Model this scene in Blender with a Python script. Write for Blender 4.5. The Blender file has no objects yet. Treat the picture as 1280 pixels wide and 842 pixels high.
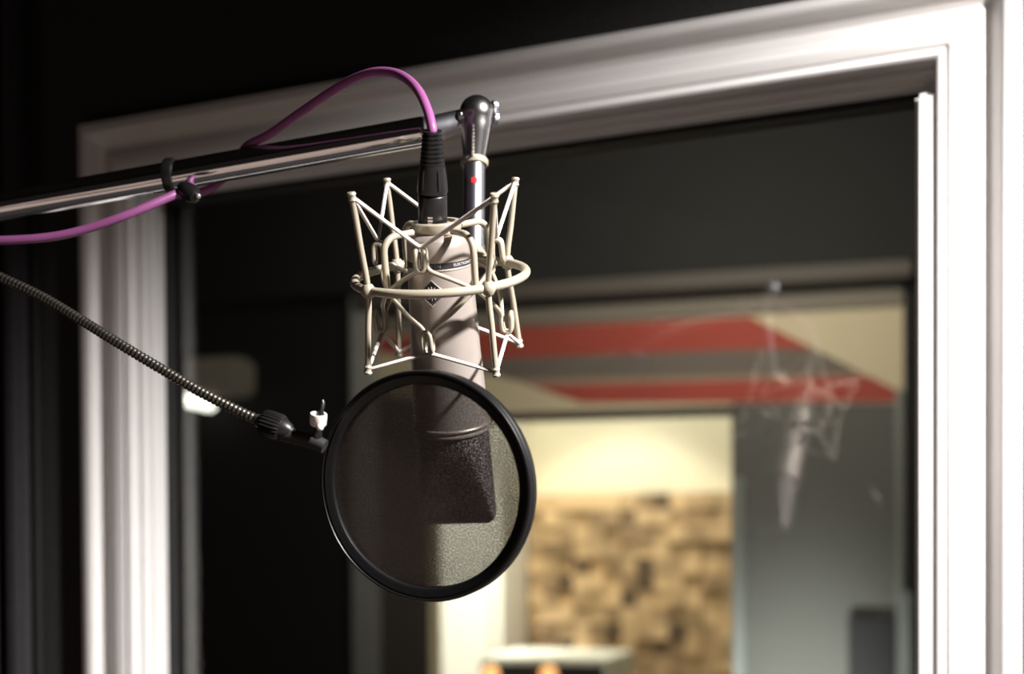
import bpy, bmesh, math, random
from mathutils import Vector, Matrix
random.seed(7)
PI = math.pi
scene = bpy.context.scene
COL = scene.collection
R = math.radians

# ------------------------------------------------------------------ camera
F = 1778.0                      # focal length in pixels of the 1280 wide frame (50 mm on full frame)
PPY = 721.0
CAM = Vector((0, 0, 1.40))
ROT = Matrix.Rotation(R(89.0), 3, 'X') @ Matrix.Rotation(R(-0.3), 3, 'Z')
cd = bpy.data.cameras.new('camera')
cam = bpy.data.objects.new('camera', cd)
COL.objects.link(cam)
cam.matrix_world = Matrix.Translation(CAM) @ ROT.to_4x4()
cd.sensor_width = 36.0
cd.lens = 36.0 * F / 1280.0
cd.shift_y = (PPY - 421.0) / 1280.0
cd.clip_start = 0.02
cd.dof.use_dof = True
cd.dof.focus_distance = 0.985
cd.dof.aperture_fstop = 3.6
scene.camera = cam

def ray(px, py):
    return ROT @ Vector(((px - 640) / F, -(py - PPY) / F, -1.0))
def at_y(px, py, Y):
    d = ray(px, py)
    return CAM + d * (Y / d.y)
def on_plane(px, py, n, c):
    d = ray(px, py)
    return CAM + d * ((c - n.dot(CAM)) / n.dot(d))
def proj(P):
    q = ROT.transposed() @ (Vector(P) - CAM)
    return 640 + F * q.x / -q.z, PPY - F * q.y / -q.z

# ------------------------------------------------------------------ materials
def mat(name, col, rough=0.5, metal=0.0, spec=0.5, noise=0.0, nscale=30.0, bump=0.0, bscale=400.0, emit=None, estr=0.0, coat=0.0, aniso=False):
    m = bpy.data.materials.new(name); m.use_nodes = True
    nt = m.node_tree; b = nt.nodes['Principled BSDF']
    b.inputs['Base Color'].default_value = (*col, 1)
    b.inputs['Roughness'].default_value = rough
    b.inputs['Metallic'].default_value = metal
    b.inputs['Specular IOR Level'].default_value = spec
    b.inputs['Coat Weight'].default_value = coat
    tc = nt.nodes.new('ShaderNodeTexCoord')
    if noise > 0:
        n = nt.nodes.new('ShaderNodeTexNoise'); n.inputs['Scale'].default_value = nscale; n.inputs['Detail'].default_value = 4
        nt.links.new(tc.outputs['Object'], n.inputs['Vector'])
        mr = nt.nodes.new('ShaderNodeMapRange')
        mr.inputs['From Min'].default_value = 0.3; mr.inputs['From Max'].default_value = 0.7
        mr.inputs['To Min'].default_value = 1 - noise; mr.inputs['To Max'].default_value = 1 + noise
        nt.links.new(n.outputs['Fac'], mr.inputs['Value'])
        mx = nt.nodes.new('ShaderNodeMix'); mx.data_type = 'RGBA'; mx.blend_type = 'MULTIPLY'
        mx.inputs['Factor'].default_value = 1
        mx.inputs['A'].default_value = (*col, 1)
        nt.links.new(mr.outputs['Result'], mx.inputs['B'])
        nt.links.new(mx.outputs['Result'], b.inputs['Base Color'])
    if bump > 0:
        n2 = nt.nodes.new('ShaderNodeTexNoise'); n2.inputs['Scale'].default_value = bscale; n2.inputs['Detail'].default_value = 2
        nt.links.new(tc.outputs['Object'], n2.inputs['Vector'])
        bp = nt.nodes.new('ShaderNodeBump'); bp.inputs['Strength'].default_value = bump; bp.inputs['Distance'].default_value = 0.001
        nt.links.new(n2.outputs['Fac'], bp.inputs['Height']); nt.links.new(bp.outputs['Normal'], b.inputs['Normal'])
    if emit:
        b.inputs['Emission Color'].default_value = (*emit, 1); b.inputs['Emission Strength'].default_value = estr
    return m

M = {}
M['nickel'] = mat('satin_nickel', (0.55, 0.485, 0.44), 0.38, 0.62, noise=0.04, nscale=60, bump=0.05, bscale=2500)
M['mount'] = mat('mount_enamel', (0.53, 0.475, 0.375), 0.36, 0.35, noise=0.04, nscale=80)
M['elastic'] = mat('elastic_cord', (0.74, 0.68, 0.63), 0.75, bump=0.25, bscale=3000)
M['band'] = mat('dark_band', (0.035, 0.032, 0.036), 0.35, 0.2, noise=0.1)
M['ink'] = mat('light_lettering', (0.55, 0.53, 0.52), 0.5, noise=0.05)
M['badge'] = mat('badge_enamel', (0.06, 0.045, 0.055), 0.4, noise=0.1)
M['chrome'] = mat('chrome', (0.78, 0.77, 0.79), 0.09, 1.0, noise=0.03, nscale=50)
M['chrome_soft'] = mat('chrome_soft', (0.60, 0.60, 0.66), 0.3, 1.0, noise=0.05, nscale=60)
M['ball'] = mat('satin_chrome', (0.80, 0.79, 0.78), 0.24, 1.0, noise=0.03)
M['steel'] = mat('bright_steel', (0.75, 0.72, 0.70), 0.25, 0.8, noise=0.03)
M['whitenut'] = mat('pale_nut', (0.78, 0.73, 0.71), 0.4, 0.1, noise=0.05)
M['rubber'] = mat('black_plastic', (0.011, 0.0105, 0.011), 0.36, noise=0.15, nscale=200)
M['hoop'] = mat('hoop_plastic', (0.006, 0.006, 0.0065), 0.36, spec=0.3, noise=0.1, nscale=200, bump=0.03, bscale=1500)
M['flex'] = mat('flexible_steel_black', (0.075, 0.07, 0.06), 0.3, 0.7, noise=0.1, nscale=300)
M['cable'] = mat('purple_cable', (0.33, 0.10, 0.28), 0.42, noise=0.05, nscale=80)
M['red'] = mat('red_mark', (0.6, 0.02, 0.03), 0.4, noise=0.03)
M['casing'] = mat('white_satin_paint', (0.80, 0.78, 0.77), 0.4, noise=0.02, nscale=8, bump=0.03, bscale=120)
M['jamb'] = mat('white_jamb_paint', (0.78, 0.77, 0.76), 0.45, noise=0.02, nscale=8)
M['stop'] = mat('grey_stop_paint', (0.10, 0.11, 0.11), 0.5, noise=0.05, nscale=8)
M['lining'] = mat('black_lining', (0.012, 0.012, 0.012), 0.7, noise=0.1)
M['booth'] = mat('charcoal_wall_fabric', (0.026, 0.025, 0.025), 0.9, noise=0.35, nscale=260, bump=0.5, bscale=700)
M['foam'] = mat('black_acoustic_fabric', (0.030, 0.028, 0.031), 0.95, noise=0.3, nscale=200, bump=0.5, bscale=500)
M['black'] = mat('black_wall_paint', (0.003, 0.003, 0.004), 0.85, noise=0.2, nscale=5)
M['ceil'] = mat('dark_ceiling_paint', (0.03, 0.03, 0.028), 0.9, noise=0.15, nscale=4)
M['bulk'] = mat('bulkhead_paint', (0.011, 0.011, 0.010), 0.85, noise=0.08, nscale=3)
M['ledge'] = mat('ledge_paint', (0.085, 0.072, 0.06), 0.7, noise=0.05, nscale=5)
M['beige'] = mat('beige_wall_paint', (0.58, 0.49, 0.33), 0.8, noise=0.04, nscale=4)
M['redpaint'] = mat('red_stripe_paint', (0.34, 0.050, 0.030), 0.75, noise=0.05, nscale=5)
M['greypaint'] = mat('grey_stripe_paint', (0.14, 0.115, 0.095), 0.8, noise=0.05, nscale=5)
M['tan'] = mat('tan_edge_paint', (0.30, 0.21, 0.145), 0.8, noise=0.05, nscale=5)
M['greywall'] = mat('grey_wall_paint', (0.10, 0.098, 0.088), 0.8, noise=0.05, nscale=4)
M['taupe'] = mat('taupe_wall_paint', (0.085, 0.072, 0.058), 0.8, noise=0.05, nscale=4)
M['strip'] = mat('grey_frame_paint', (0.19, 0.20, 0.185), 0.6, noise=0.05, nscale=6)
M['cream'] = mat('cream_wall_paint', (0.86, 0.80, 0.60), 0.8, noise=0.02, nscale=4)
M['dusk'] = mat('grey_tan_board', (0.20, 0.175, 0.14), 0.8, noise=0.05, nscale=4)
M['post'] = mat('pale_post_paint', (0.42, 0.42, 0.40), 0.7, noise=0.05)
M['column'] = mat('warm_white_wall_paint', (0.88, 0.85, 0.74), 0.8, noise=0.02)
M['screen'] = mat('dark_panel', (0.010, 0.0095, 0.010), 0.8, noise=0.1)
M['case'] = mat('pale_metal_case', (0.80, 0.80, 0.70), 0.5, noise=0.05)
M['amber'] = mat('amber_meter_glow', (0.9, 0.5, 0.2), 0.5, emit=(1.0, 0.46, 0.16), estr=1.6, noise=0.02)
M['tube'] = mat('lit_tube', (1, 1, 0.95), 0.5, emit=(1.0, 0.97, 0.86), estr=3.0, noise=0.01)
M['shade'] = mat('tan_shade', (0.15, 0.125, 0.09), 0.8, noise=0.05, emit=(0.30, 0.25, 0.18), estr=0.12)
M['floor'] = mat('dark_carpet', (0.04, 0.038, 0.036), 0.95, noise=0.3, nscale=150)

# head grille: woven metal mesh
def grille():
    m = mat('woven_grille', (0.46, 0.40, 0.40), 0.4, 0.6)
    nt = m.node_tree; b = nt.nodes['Principled BSDF']
    tc = nt.nodes['Texture Coordinate']
    v = nt.nodes.new('ShaderNodeTexVoronoi'); v.inputs['Scale'].default_value = 620
    nt.links.new(tc.outputs['Object'], v.inputs['Vector'])
    cr = nt.nodes.new('ShaderNodeValToRGB')
    cr.color_ramp.elements[0].position = 0.12; cr.color_ramp.elements[0].color = (0.62, 0.55, 0.54, 1)
    cr.color_ramp.elements[1].position = 0.62; cr.color_ramp.elements[1].color = (0.10, 0.085, 0.09, 1)
    nt.links.new(v.outputs['Distance'], cr.inputs['Fac']); nt.links.new(cr.outputs['Color'], b.inputs['Base Color'])
    bp = nt.nodes.new('ShaderNodeBump'); bp.invert = True; bp.inputs['Strength'].default_value = 0.8; bp.inputs['Distance'].default_value = 0.0008
    nt.links.new(v.outputs['Distance'], bp.inputs['Height']); nt.links.new(bp.outputs['Normal'], b.inputs['Normal'])
    return m
M['grille'] = grille()

# thin nylon: part of the light passes between the threads
def nylon():
    m = bpy.data.materials.new('black_nylon_screen'); m.use_nodes = True
    nt = m.node_tree; nt.nodes.clear()
    o = nt.nodes.new('ShaderNodeOutputMaterial')
    tr = nt.nodes.new('ShaderNodeBsdfTransparent'); df = nt.nodes.new('ShaderNodeBsdfDiffuse'); tl = nt.nodes.new('ShaderNodeBsdfTranslucent')
    tl.inputs['Color'].default_value = (0.16, 0.14, 0.12, 1)
    tc = nt.nodes.new('ShaderNodeTexCoord'); n = nt.nodes.new('ShaderNodeTexNoise')
    n.inputs['Scale'].default_value = 900; n.inputs['Detail'].default_value = 2
    nt.links.new(tc.outputs['Object'], n.inputs['Vector'])
    mr = nt.nodes.new('ShaderNodeMapRange'); mr.inputs['From Min'].default_value = 0.3; mr.inputs['From Max'].default_value = 0.7
    mr.inputs['To Min'].default_value = 0.73; mr.inputs['To Max'].default_value = 0.92
    nt.links.new(n.outputs['Fac'], mr.inputs['Value'])
    cr = nt.nodes.new('ShaderNodeValToRGB')
    cr.color_ramp.elements[0].position = 0.35; cr.color_ramp.elements[0].color = (0.058, 0.047, 0.042, 1)
    cr.color_ramp.elements[1].position = 0.75; cr.color_ramp.elements[1].color = (0.098, 0.080, 0.072, 1)
    nt.links.new(n.outputs['Fac'], cr.inputs['Fac']); nt.links.new(cr.outputs['Color'], df.inputs['Color'])
    a = nt.nodes.new('ShaderNodeMixShader'); a.inputs[0].default_value = 0.25
    nt.links.new(df.outputs[0], a.inputs[1]); nt.links.new(tl.outputs[0], a.inputs[2])
    x = nt.nodes.new('ShaderNodeMixShader'); nt.links.new(mr.outputs['Result'], x.inputs[0])
    nt.links.new(tr.outputs[0], x.inputs[1]); nt.links.new(a.outputs[0], x.inputs[2]); nt.links.new(x.outputs[0], o.inputs[0])
    return m
M['nylon'] = nylon()

def glass(name, strength):
    m = bpy.data.materials.new(name); m.use_nodes = True
    nt = m.node_tree; nt.nodes.clear()
    o = nt.nodes.new('ShaderNodeOutputMaterial')
    tr = nt.nodes.new('ShaderNodeBsdfTransparent'); tr.inputs['Color'].default_value = (0.96, 0.975, 0.965, 1)
    gl = nt.nodes.new('ShaderNodeBsdfGlossy'); gl.inputs['Roughness'].default_value = 0.0
    gl.inputs['Color'].default_value = (1, 1, 1, 1)
    fr = nt.nodes.new('ShaderNodeFresnel'); fr.inputs['IOR'].default_value = 1.5
    x = nt.nodes.new('ShaderNodeMixShader')
    mu = nt.nodes.new('ShaderNodeMath'); mu.operation = 'MULTIPLY'; mu.inputs[1].default_value = strength
    nt.links.new(fr.outputs[0], mu.inputs[0]); nt.links.new(mu.outputs[0], x.inputs[0]); nt.links.new(tr.outputs[0], x.inputs[1]); nt.links.new(gl.outputs[0], x.inputs[2])
    nt.links.new(x.outputs[0], o.inputs[0])
    return m
M['glass'] = glass('window_glass', 2.5); M['glass2'] = glass('second_window_glass', 1.5)

def diffuser_wood():
    m = mat('end_grain_blocks', (0.5, 0.35, 0.2), 0.75)
    nt = m.node_tree; b = nt.nodes['Principled BSDF']
    at = nt.nodes.new('ShaderNodeAttribute'); at.attribute_name = 'tone'
    cr = nt.nodes.new('ShaderNodeValToRGB')
    e = cr.color_ramp.elements
    e[0].position = 0; e[0].color = (0.10, 0.065, 0.035, 1)
    e[1].position = 1; e[1].color = (0.80, 0.56, 0.30, 1)
    e.new(0.3).color = (0.32, 0.21, 0.11, 1); e.new(0.65).color = (0.52, 0.36, 0.19, 1)
    n = nt.nodes.new('ShaderNodeTexNoise'); n.inputs['Scale'].default_value = 60
    nt.links.new(nt.nodes['Texture Coordinate'].outputs['Object'], n.inputs['Vector'])
    ad = nt.nodes.new('ShaderNodeMath'); ad.operation = 'MULTIPLY_ADD'; ad.inputs[1].default_value = 0.25
    sb = nt.nodes.new('ShaderNodeMath'); sb.operation = 'SUBTRACT'; sb.inputs[1].default_value = 0.125
    nt.links.new(n.outputs['Fac'], ad.inputs[0]); nt.links.new(at.outputs['Fac'], ad.inputs[2])
    nt.links.new(ad.outputs[0], sb.inputs[0]); nt.links.new(sb.outputs[0], cr.inputs['Fac'])
    nt.links.new(cr.outputs['Color'], b.inputs['Base Color'])
    return m
M['wood'] = diffuser_wood()

# ------------------------------------------------------------------ mesh helpers
def obj(name, bm, m, parent=None, smooth=True, loc=None, keep=False):
    me = bpy.data.meshes.new(name)
    bmesh.ops.recalc_face_normals(bm, faces=bm.faces)
    bm.to_mesh(me); bm.free()
    for x in (m if isinstance(m, (list, tuple)) else [m]): me.materials.append(x)
    if smooth:
        me.polygons.foreach_set('use_smooth', [True] * len(me.polygons))
        try: me.set_sharp_from_angle(angle=R(38))
        except Exception: pass
    o = bpy.data.objects.new(name, me); COL.objects.link(o)
    if loc is not None: o.matrix_world = Matrix.Translation(loc)
    if parent is not None:
        o.parent = parent
        if keep: o.matrix_parent_inverse = parent.matrix_world.inverted()
    return o
def thing(name, label, cat, mw=None, group=None):
    o = bpy.data.objects.new(name, None); COL.objects.link(o)
    o.empty_display_size = 0.02
    if mw is not None: o.matrix_world = mw
    o['label'] = label; o['category'] = cat
    if group: o['group'] = group
    return o
def tag(o, label, cat):
    o['label'] = label; o['category'] = cat; return o
def structure(o):
    o['kind'] = 'structure'; return o

def frames(pts, closed):
    n = len(pts); T = []
    for i in range(n):
        if closed: t = pts[(i + 1) % n] - pts[i - 1]
        else: t = pts[min(i + 1, n - 1)] - pts[max(i - 1, 0)]
        T.append(t.normalized())
    up = Vector((0, 0, 1)) if abs(T[0].z) < 0.9 else Vector((1, 0, 0))
    N = [(up - T[0] * up.dot(T[0])).normalized()]
    for i in range(1, n):
        q = T[i - 1].rotation_difference(T[i]); v = q @ N[-1]
        N.append((v - T[i] * v.dot(T[i])).normalized())
    return T, N
def sweep(bm, pts, rad, seg=12, closed=False, cap=True):
    pts = [Vector(p) for p in pts]
    T, N = frames(pts, closed); n = len(pts)
    rings = []
    for i in range(n):
        r = rad(i / (n - 1)) if callable(rad) else (rad[i] if isinstance(rad, (list, tuple)) else rad)
        B = T[i].cross(N[i])
        rings.append([bm.verts.new(pts[i] + (N[i] * math.cos(2 * PI * k / seg) + B * math.sin(2 * PI * k / seg)) * r) for k in range(seg)])
    for i in range(n if closed else n - 1):
        a, b = rings[i], rings[(i + 1) % n]
        off = 0
        if closed and i == n - 1:      # best matching twist
            off = min(range(seg), key=lambda s: sum((a[k].co - b[(k + s) % seg].co).length for k in range(0, seg, 3)))
        for k in range(seg):
            bm.faces.new((a[k], a[(k + 1) % seg], b[(k + 1 + off) % seg], b[(k + off) % seg]))
    if cap and not closed:
        bm.faces.new(list(reversed(rings[0]))); bm.faces.new(rings[-1])
    return bm
def spline(P, n=8, closed=False):
    P = [Vector(p) for p in P]; out = []; m = len(P)
    for i in range(m if closed else m - 1):
        if closed: p0, p1, p2, p3 = P[i - 1], P[i], P[(i + 1) % m], P[(i + 2) % m]
        else: p0, p1, p2, p3 = P[max(i - 1, 0)], P[i], P[i + 1], P[min(i + 2, m - 1)]
        for k in range(n):
            t = k / n
            out.append(0.5 * ((2 * p1) + (p2 - p0) * t + (2 * p0 - 5 * p1 + 4 * p2 - p3) * t * t + (3 * p1 - p0 - 3 * p2 + p3) * t ** 3))
    if not closed: out.append(P[-1])
    return out
def lathe(bm, prof, seg=48, mtx=None, closed=False, ox=0.0, oy=0.0):
    """prof: list of (r, z); closed makes a ring of a closed section"""
    rows = []
    for r, z in prof:
        if r < 1e-7: rows.append([bm.verts.new((ox, oy, z))])
        else: rows.append([bm.verts.new((ox + r * math.cos(2 * PI * k / seg), oy + r * math.sin(2 * PI * k / seg), z)) for k in range(seg)])
    new = [v for row in rows for v in row]
    for i in range(len(rows) if closed else len(rows) - 1):
        a, b = rows[i], rows[(i + 1) % len(rows)]
        for k in range(seg):
            k2 = (k + 1) % seg
            if len(a) == 1 and len(b) == 1: break
            if len(a) == 1: bm.faces.new((a[0], b[k2], b[k]))
            elif len(b) == 1: bm.faces.new((a[k], a[k2], b[0]))
            else: bm.faces.new((a[k], a[k2], b[k2], b[k]))
    if not closed:
        if len(rows[0]) > 1: bm.faces.new(list(reversed(rows[0])))
        if len(rows[-1]) > 1: bm.faces.new(rows[-1])
    if mtx is not None: bmesh.ops.transform(bm, matrix=mtx, verts=new)
    return bm
def ball(bm, c, r, seg=16, sc=(1, 1, 1)):
    bmesh.ops.create_uvsphere(bm, u_segments=seg, v_segments=seg // 2 + 2, radius=r,
                              matrix=Matrix.Translation(c) @ Matrix.Diagonal((*sc, 1)))
    return bm
def axis_matrix(p, z, x=None):
    """z axis along z, origin p"""
    z = Vector(z).normalized()
    x = Vector(x) if x is not None else Vector((1, 0, 0))
    x = (x - z * x.dot(z)).normalized(); y = z.cross(x)
    m = Matrix((x, y, z)).transposed().to_4x4(); m.translation = p
    return m
def box(bm, c, h, mtx=None, bev=0.0):
    r = bmesh.ops.create_cube(bm, size=1.0, matrix=Matrix.Translation(c) @ Matrix.Diagonal((2 * h[0], 2 * h[1], 2 * h[2], 1)))
    vs = r['verts']
    if bev > 0:
        es = {e for v in vs for e in v.link_edges}
        rb = bmesh.ops.bevel(bm, geom=list(es), offset=bev, segments=2, affect='EDGES', profile=0.5)
        vs = list({v for f in rb['faces'] for v in f.verts} | {v for v in vs if v.is_valid})
    if mtx is not None: bmesh.ops.transform(bm, matrix=mtx, verts=[v for v in bm.verts if v in set(vs)])
    return bm

# ================================================================== WINDOW WALL
A = R(25.5)
n1 = Vector((math.sin(A), math.cos(A), 0)); d1 = Vector((math.cos(A), -math.sin(A), 0))
C1 = 1.38
WM = Matrix((d1, n1, Vector((0, 0, 1)))).transposed().to_4x4(); WM.translation = n1 * C1     # local: x=u along wall, y=depth w, z=height
def wl(px, py, w):
    return WM.inverted() @ on_plane(px, py, n1, C1 + w)
W0 = -0.045                              # wall face / back of casing
WF = W0 - 0.016                          # casing front
uL = wl(163, 560, WF).x; uR = wl(1169, 90, WF).x
zT = wl(1166, 74, WF).z
zB = 0.95
# --- wall
def slab(bm, u0, u1, w0, w1, z0, z1):
    box(bm, ((u0 + u1) / 2, (w0 + w1) / 2, (z0 + z1) / 2), ((u1 - u0) / 2, (w1 - w0) / 2, (z1 - z0) / 2))
bm = bmesh.new()
slab(bm, -2.2, uL - 0.006, W0, 0.014, 0, 2.6); slab(bm, uR + 0.006, 1.1, W0, 0.014, 0, 2.6)
slab(bm, uL - 0.006, uR + 0.006, W0, 0.014, zT + 0.006, 2.6); slab(bm, uL - 0.006, uR + 0.006, W0, 0.014, 0, zB - 0.006)
o = structure(obj('wall_front', bm, M['booth'], smooth=False)); o.matrix_world = WM
# --- window
win = bpy.data.objects.new('window_1', None); COL.objects.link(win); win.matrix_world = WM; structure(win)
win['label'] = 'white moulded window frame with two tall panes of glass'
def frame_sweep(bm, prof, rect):
    """prof: closed list of (s outward from the opening, w); rect: u0,u1,z0,z1"""
    u0, u1, z0, z1 = rect
    rows = []
    for (cu, cz, su, sz) in ((u0, z0, -1, -1), (u0, z1, -1, 1), (u1, z1, 1, 1), (u1, z0, 1, -1)):
        rows.append([bm.verts.new((cu + su * s, w, cz + sz * s)) for s, w in prof])
    m = len(prof)
    for i in range(4):
        a, b = rows[i], rows[(i + 1) % 4]
        for k in range(m):
            bm.faces.new((a[k], a[(k + 1) % m], b[(k + 1) % m], b[k]))
prof = [(0, W0)]
def pf(s, t): prof.append((s, W0 - t))
pf(0, .013); pf(.0015, .0155); pf(.004, .0165); pf(.0065, .0155); pf(.008, .0135); pf(.0105, .0135); pf(.012, .0155); pf(.015, .0162)
pf(.020, .0168); pf(.0255, .0168); pf(.027, .0158); pf(.028, .0158)
for k in range(9):
    t = k / 8; pf(.028 + .017 * t, .0055 + .0103 * (.5 + .5 * math.cos(PI * t)))
for k in range(1, 7):
    t = k / 6; pf(.045 + .010 * t, .0055 + .0085 * t ** 1.7)
pf(.0555, .0165)
for k in range(7):
    t = k / 6; pf(.057 + .012 * t, .0185 + .0025 * math.sin(t * PI))
pf(.0715, .0185); pf(.0725, .015); pf(.0725, 0)
bm = bmesh.new(); frame_sweep(bm, prof, (uL, uR, zB, zT)); obj('casing', bm, M['casing'], win)
# jamb board set back a few millimetres behind the casing edge, with a shadow gap
bm = bmesh.new(); g = -0.004
frame_sweep(bm, [(g, W0 + 0.003), (g, -0.020), (0.006, -0.020), (0.006, W0 + 0.003)], (uL, uR, zB, zT)); obj('jamb', bm, M['jamb'], win, smooth=False)
bm = bmesh.new()
a_ = -.0185
zc_ = wl(1160, 114, W0 - .0125).z
slab(bm, uR + a_, uR + .002, W0 - .0125, -.035, zB, zc_)
bmesh.ops.bevel(bm, geom=bm.edges[:], offset=.004, segments=4, affect='EDGES')
obj('glazing_bead', bm, M['jamb'], win)
bm = bmesh.new()
frame_sweep(bm, [(-.004, -.034), (-.0115, -.033), (-.0130, -.031), (-.0130, -.012), (-.004, -.012)], (uL, uR, zB, zT)); obj('stop', bm, M['jamb'], win, smooth=False)
bm = bmesh.new()
frame_sweep(bm, [(-.0195, -.011), (-.0195, 0.016), (0.006, 0.016), (0.006, -.011)], (uL, uR, zB, zT)); obj('lining', bm, M['lining'], win, smooth=False)
def pane(w, lean, turn, gm='glass'):
    bm = bmesh.new(); e = .012
    vs = [bm.verts.new(((u - (uL + uR) / 2), 0, (z - (zB + zT) / 2))) for u, z in ((uL + e, zB + e), (uR - e, zB + e), (uR - e, zT - e), (uL + e, zT - e))]
    bm.faces.new(vs)
    o = obj('pane', bm, M[gm], win, smooth=False)
    o.matrix_local = Matrix.Translation(((uL + uR) / 2, w, (zB + zT) / 2)) @ Matrix.Rotation(turn, 4, 'Z') @ Matrix.Rotation(lean, 4, 'X')
    return o
pane(0.0, 0, 0)
pane(0.010, R(0.2), R(0.6), 'glass2')

# acoustic strips left of the window
def wall_strip(px0, px1, pyref, w, depth, mname, name, lab):
    u0 = wl(px0, pyref, WF).x; u1 = wl(px1, pyref, WF).x - .004
    bm = bmesh.new(); slab(bm, u0, u1, w, W0 - 0.0005, 0.35, 2.45)
    bmesh.ops.bevel(bm, geom=bm.edges[:], offset=0.006, segments=3, affect='EDGES')
    o = obj(name, bm, M[mname]); o.matrix_world = WM
    return tag(o, lab, 'acoustic panel')
wall_strip(-150, 3, 700, W0 - 0.05, 0, 'lining', 'acoustic_panel', 'black fabric acoustic panel at the far left edge of the picture')
wall_strip(14, 36, 700, W0 - 0.028, 0, 'foam', 'acoustic_panel', 'narrow dark grey upright fabric strip left of the window frame')
wall_strip(37, 50, 700, W0 - 0.012, 0, 'lining', 'acoustic_panel', 'thin black upright strip closest to the white window frame')

# booth: ceiling and floor
bm = bmesh.new(); box(bm, (-0.2, 0.4, 2.62), (2.2, 2.6, 0.02)); structure(obj('ceiling', bm, M['ceil'], smooth=False))

# ================================================================== CONTROL ROOM
AB = R(17.0)
nB = Vector((math.sin(AB), math.cos(AB), 0)); dB = Vector((math.cos(AB), -math.sin(AB), 0))
CB = nB.dot(Vector((0, 3.3, 0)))
BM = Matrix((dB, nB, Vector((0, 0, 1)))).transposed().to_4x4(); BM.translation = nB * CB
BI = BM.inverted()
def bl(px, py, w=0.0): return BI @ on_plane(px, py, nB, CB + w)
def poly(bm, pxs, w, mi=0):
    f = bm.faces.new([bm.verts.new(bl(x, y, w)) for x, y in pxs]); f.material_index = mi
    return f
# wall with an opening
uo0, uo1 = bl(537, 700).x, bl(914, 700).x
zo = bl(760, 521).z
bm = bmesh.new()
slab(bm, -3.5, uo0, 0, .08, 0, 2.75); slab(bm, uo1, 2.6, 0, .08, 0, 2.75); slab(bm, uo0, uo1, 0, .08, zo, 2.75); slab(bm, uo0, uo1, 0, .08, 0, 0.8)
for f in bm.faces: f.material_index = 0
pw = [M['beige'], M['redpaint'], M['greypaint'], M['tan'], M['greywall'], M['taupe'], M['black'], M['lining']]
e = -.002
# painted stripes; the right ends are cut by a falling diagonal, the lower left by a shallow curve
diag = lambda x: 395.5 + (x - 937) * 0.5
poly(bm, [(452, 424), (654, 409), (937, 395.5), (937 + 2 * 40, diag(1017)), (935, 436), (645, 447), (560, 450), (540, 450), (450, 436)], e, 1)
poly(bm, [(545, 451), (560, 450), (645, 447), (935, 436), (1017, diag(1017)), (1077, diag(1077)), (1072, 466), (659, 474), (640, 474)], e, 2)
poly(bm, [(640, 474), (659, 474), (1072, 466), (1077, diag(1077)), (1086, 470), (677, 482), (665, 482)], e, 3)
poly(bm, [(665, 482), (677, 482), (1086, 470), (1122, 488), (1126, 502), (727, 503)], e, 1)
poly(bm, [(915, 503.5), (1128, 503.5), (1130, 900), (915, 900)], e, 4)
poly(bm, [(452, 485), (537, 503), (537, 900), (448, 900)], e, 5)
poly(bm, [(-200, 200), (448, 200), (446, 900), (-200, 900)], e, 6)
poly(bm, [(1129, 300), (1500, 300), (1500, 900), (1131, 900)], e, 6)
o = structure(obj('wall_back', bm, pw, smooth=False)); o.matrix_world = BM
# opening frame
def px_box(name, x0, x1, y0, y1, w0, w1, m, struct=True, bev=0.004, zx=None):
    a = bl(x0, y1, w0); b = bl(x1, y0, w0)
    if zx: a.z = bl(zx, y1, w0).z; b.z = bl(zx, y0, w0).z
    bm = bmesh.new(); slab(bm, min(a.x, b.x), max(a.x, b.x), w0, w1, min(a.z, b.z), max(a.z, b.z))
    if bev: bmesh.ops.bevel(bm, geom=bm.edges[:], offset=bev, segments=2, affect='EDGES')
    o = obj(name, bm, M[m]); o.matrix_world = BM
    return structure(o) if struct else o
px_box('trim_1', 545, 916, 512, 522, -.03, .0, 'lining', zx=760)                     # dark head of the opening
px_box('trim_2', 916, 930, 596, 1000, -.03, .0, 'strip')                    # pale right side of the opening
px_box('trim_3', 441, 464, 350, 1000, -.05, .0, 'post')                    # post between striped and black wall
px_box('trim_4', 445, 1140, 337, 359, -.075, .0, 'ledge', zx=890)                     # ledge under the bulkhead
px_box('trim_5', 445, 1140, 359, 370, -.03, .0, 'lining', zx=890)                    # solid black strip, its colour standing in for the shadow of a gap
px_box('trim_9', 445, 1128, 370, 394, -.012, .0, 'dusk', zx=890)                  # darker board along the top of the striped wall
px_box('trim_6', 1120, 1128, 485, 1000, -.02, .0, 'strip')
px_box('trim_7', 1129, 1138, 738, 1000, -.02, .0, 'strip')
# dark bulkhead above
a = bl(890, 337, -.08); bm = bmesh.new(); slab(bm, -3.2, 1.9, -.08, -.001, a.z, 2.75)
o = structure(obj('ceiling_bulkhead', bm, M['bulk'], smooth=False)); o.matrix_world = BM
o.name = 'trim_8'
bm = bmesh.new(); box(bm, (0.1, 4.2, 2.78), (3.2, 2.4, 0.02)); o = structure(obj('ceiling', bm, M['ceil'], smooth=False))
bm = bmesh.new(); box(bm, (0.1, 3.0, -0.02), (3.4, 4.0, 0.02)); structure(obj('floor', bm, M['floor'], smooth=False))
# dark rectangular panel at lower right
o = px_box('wall_screen', 1060, 1119, 770, 960, -.03, -.004, 'screen', False); tag(o, 'dark rectangular screen on the grey wall at lower right behind the glass', 'screen')

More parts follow.
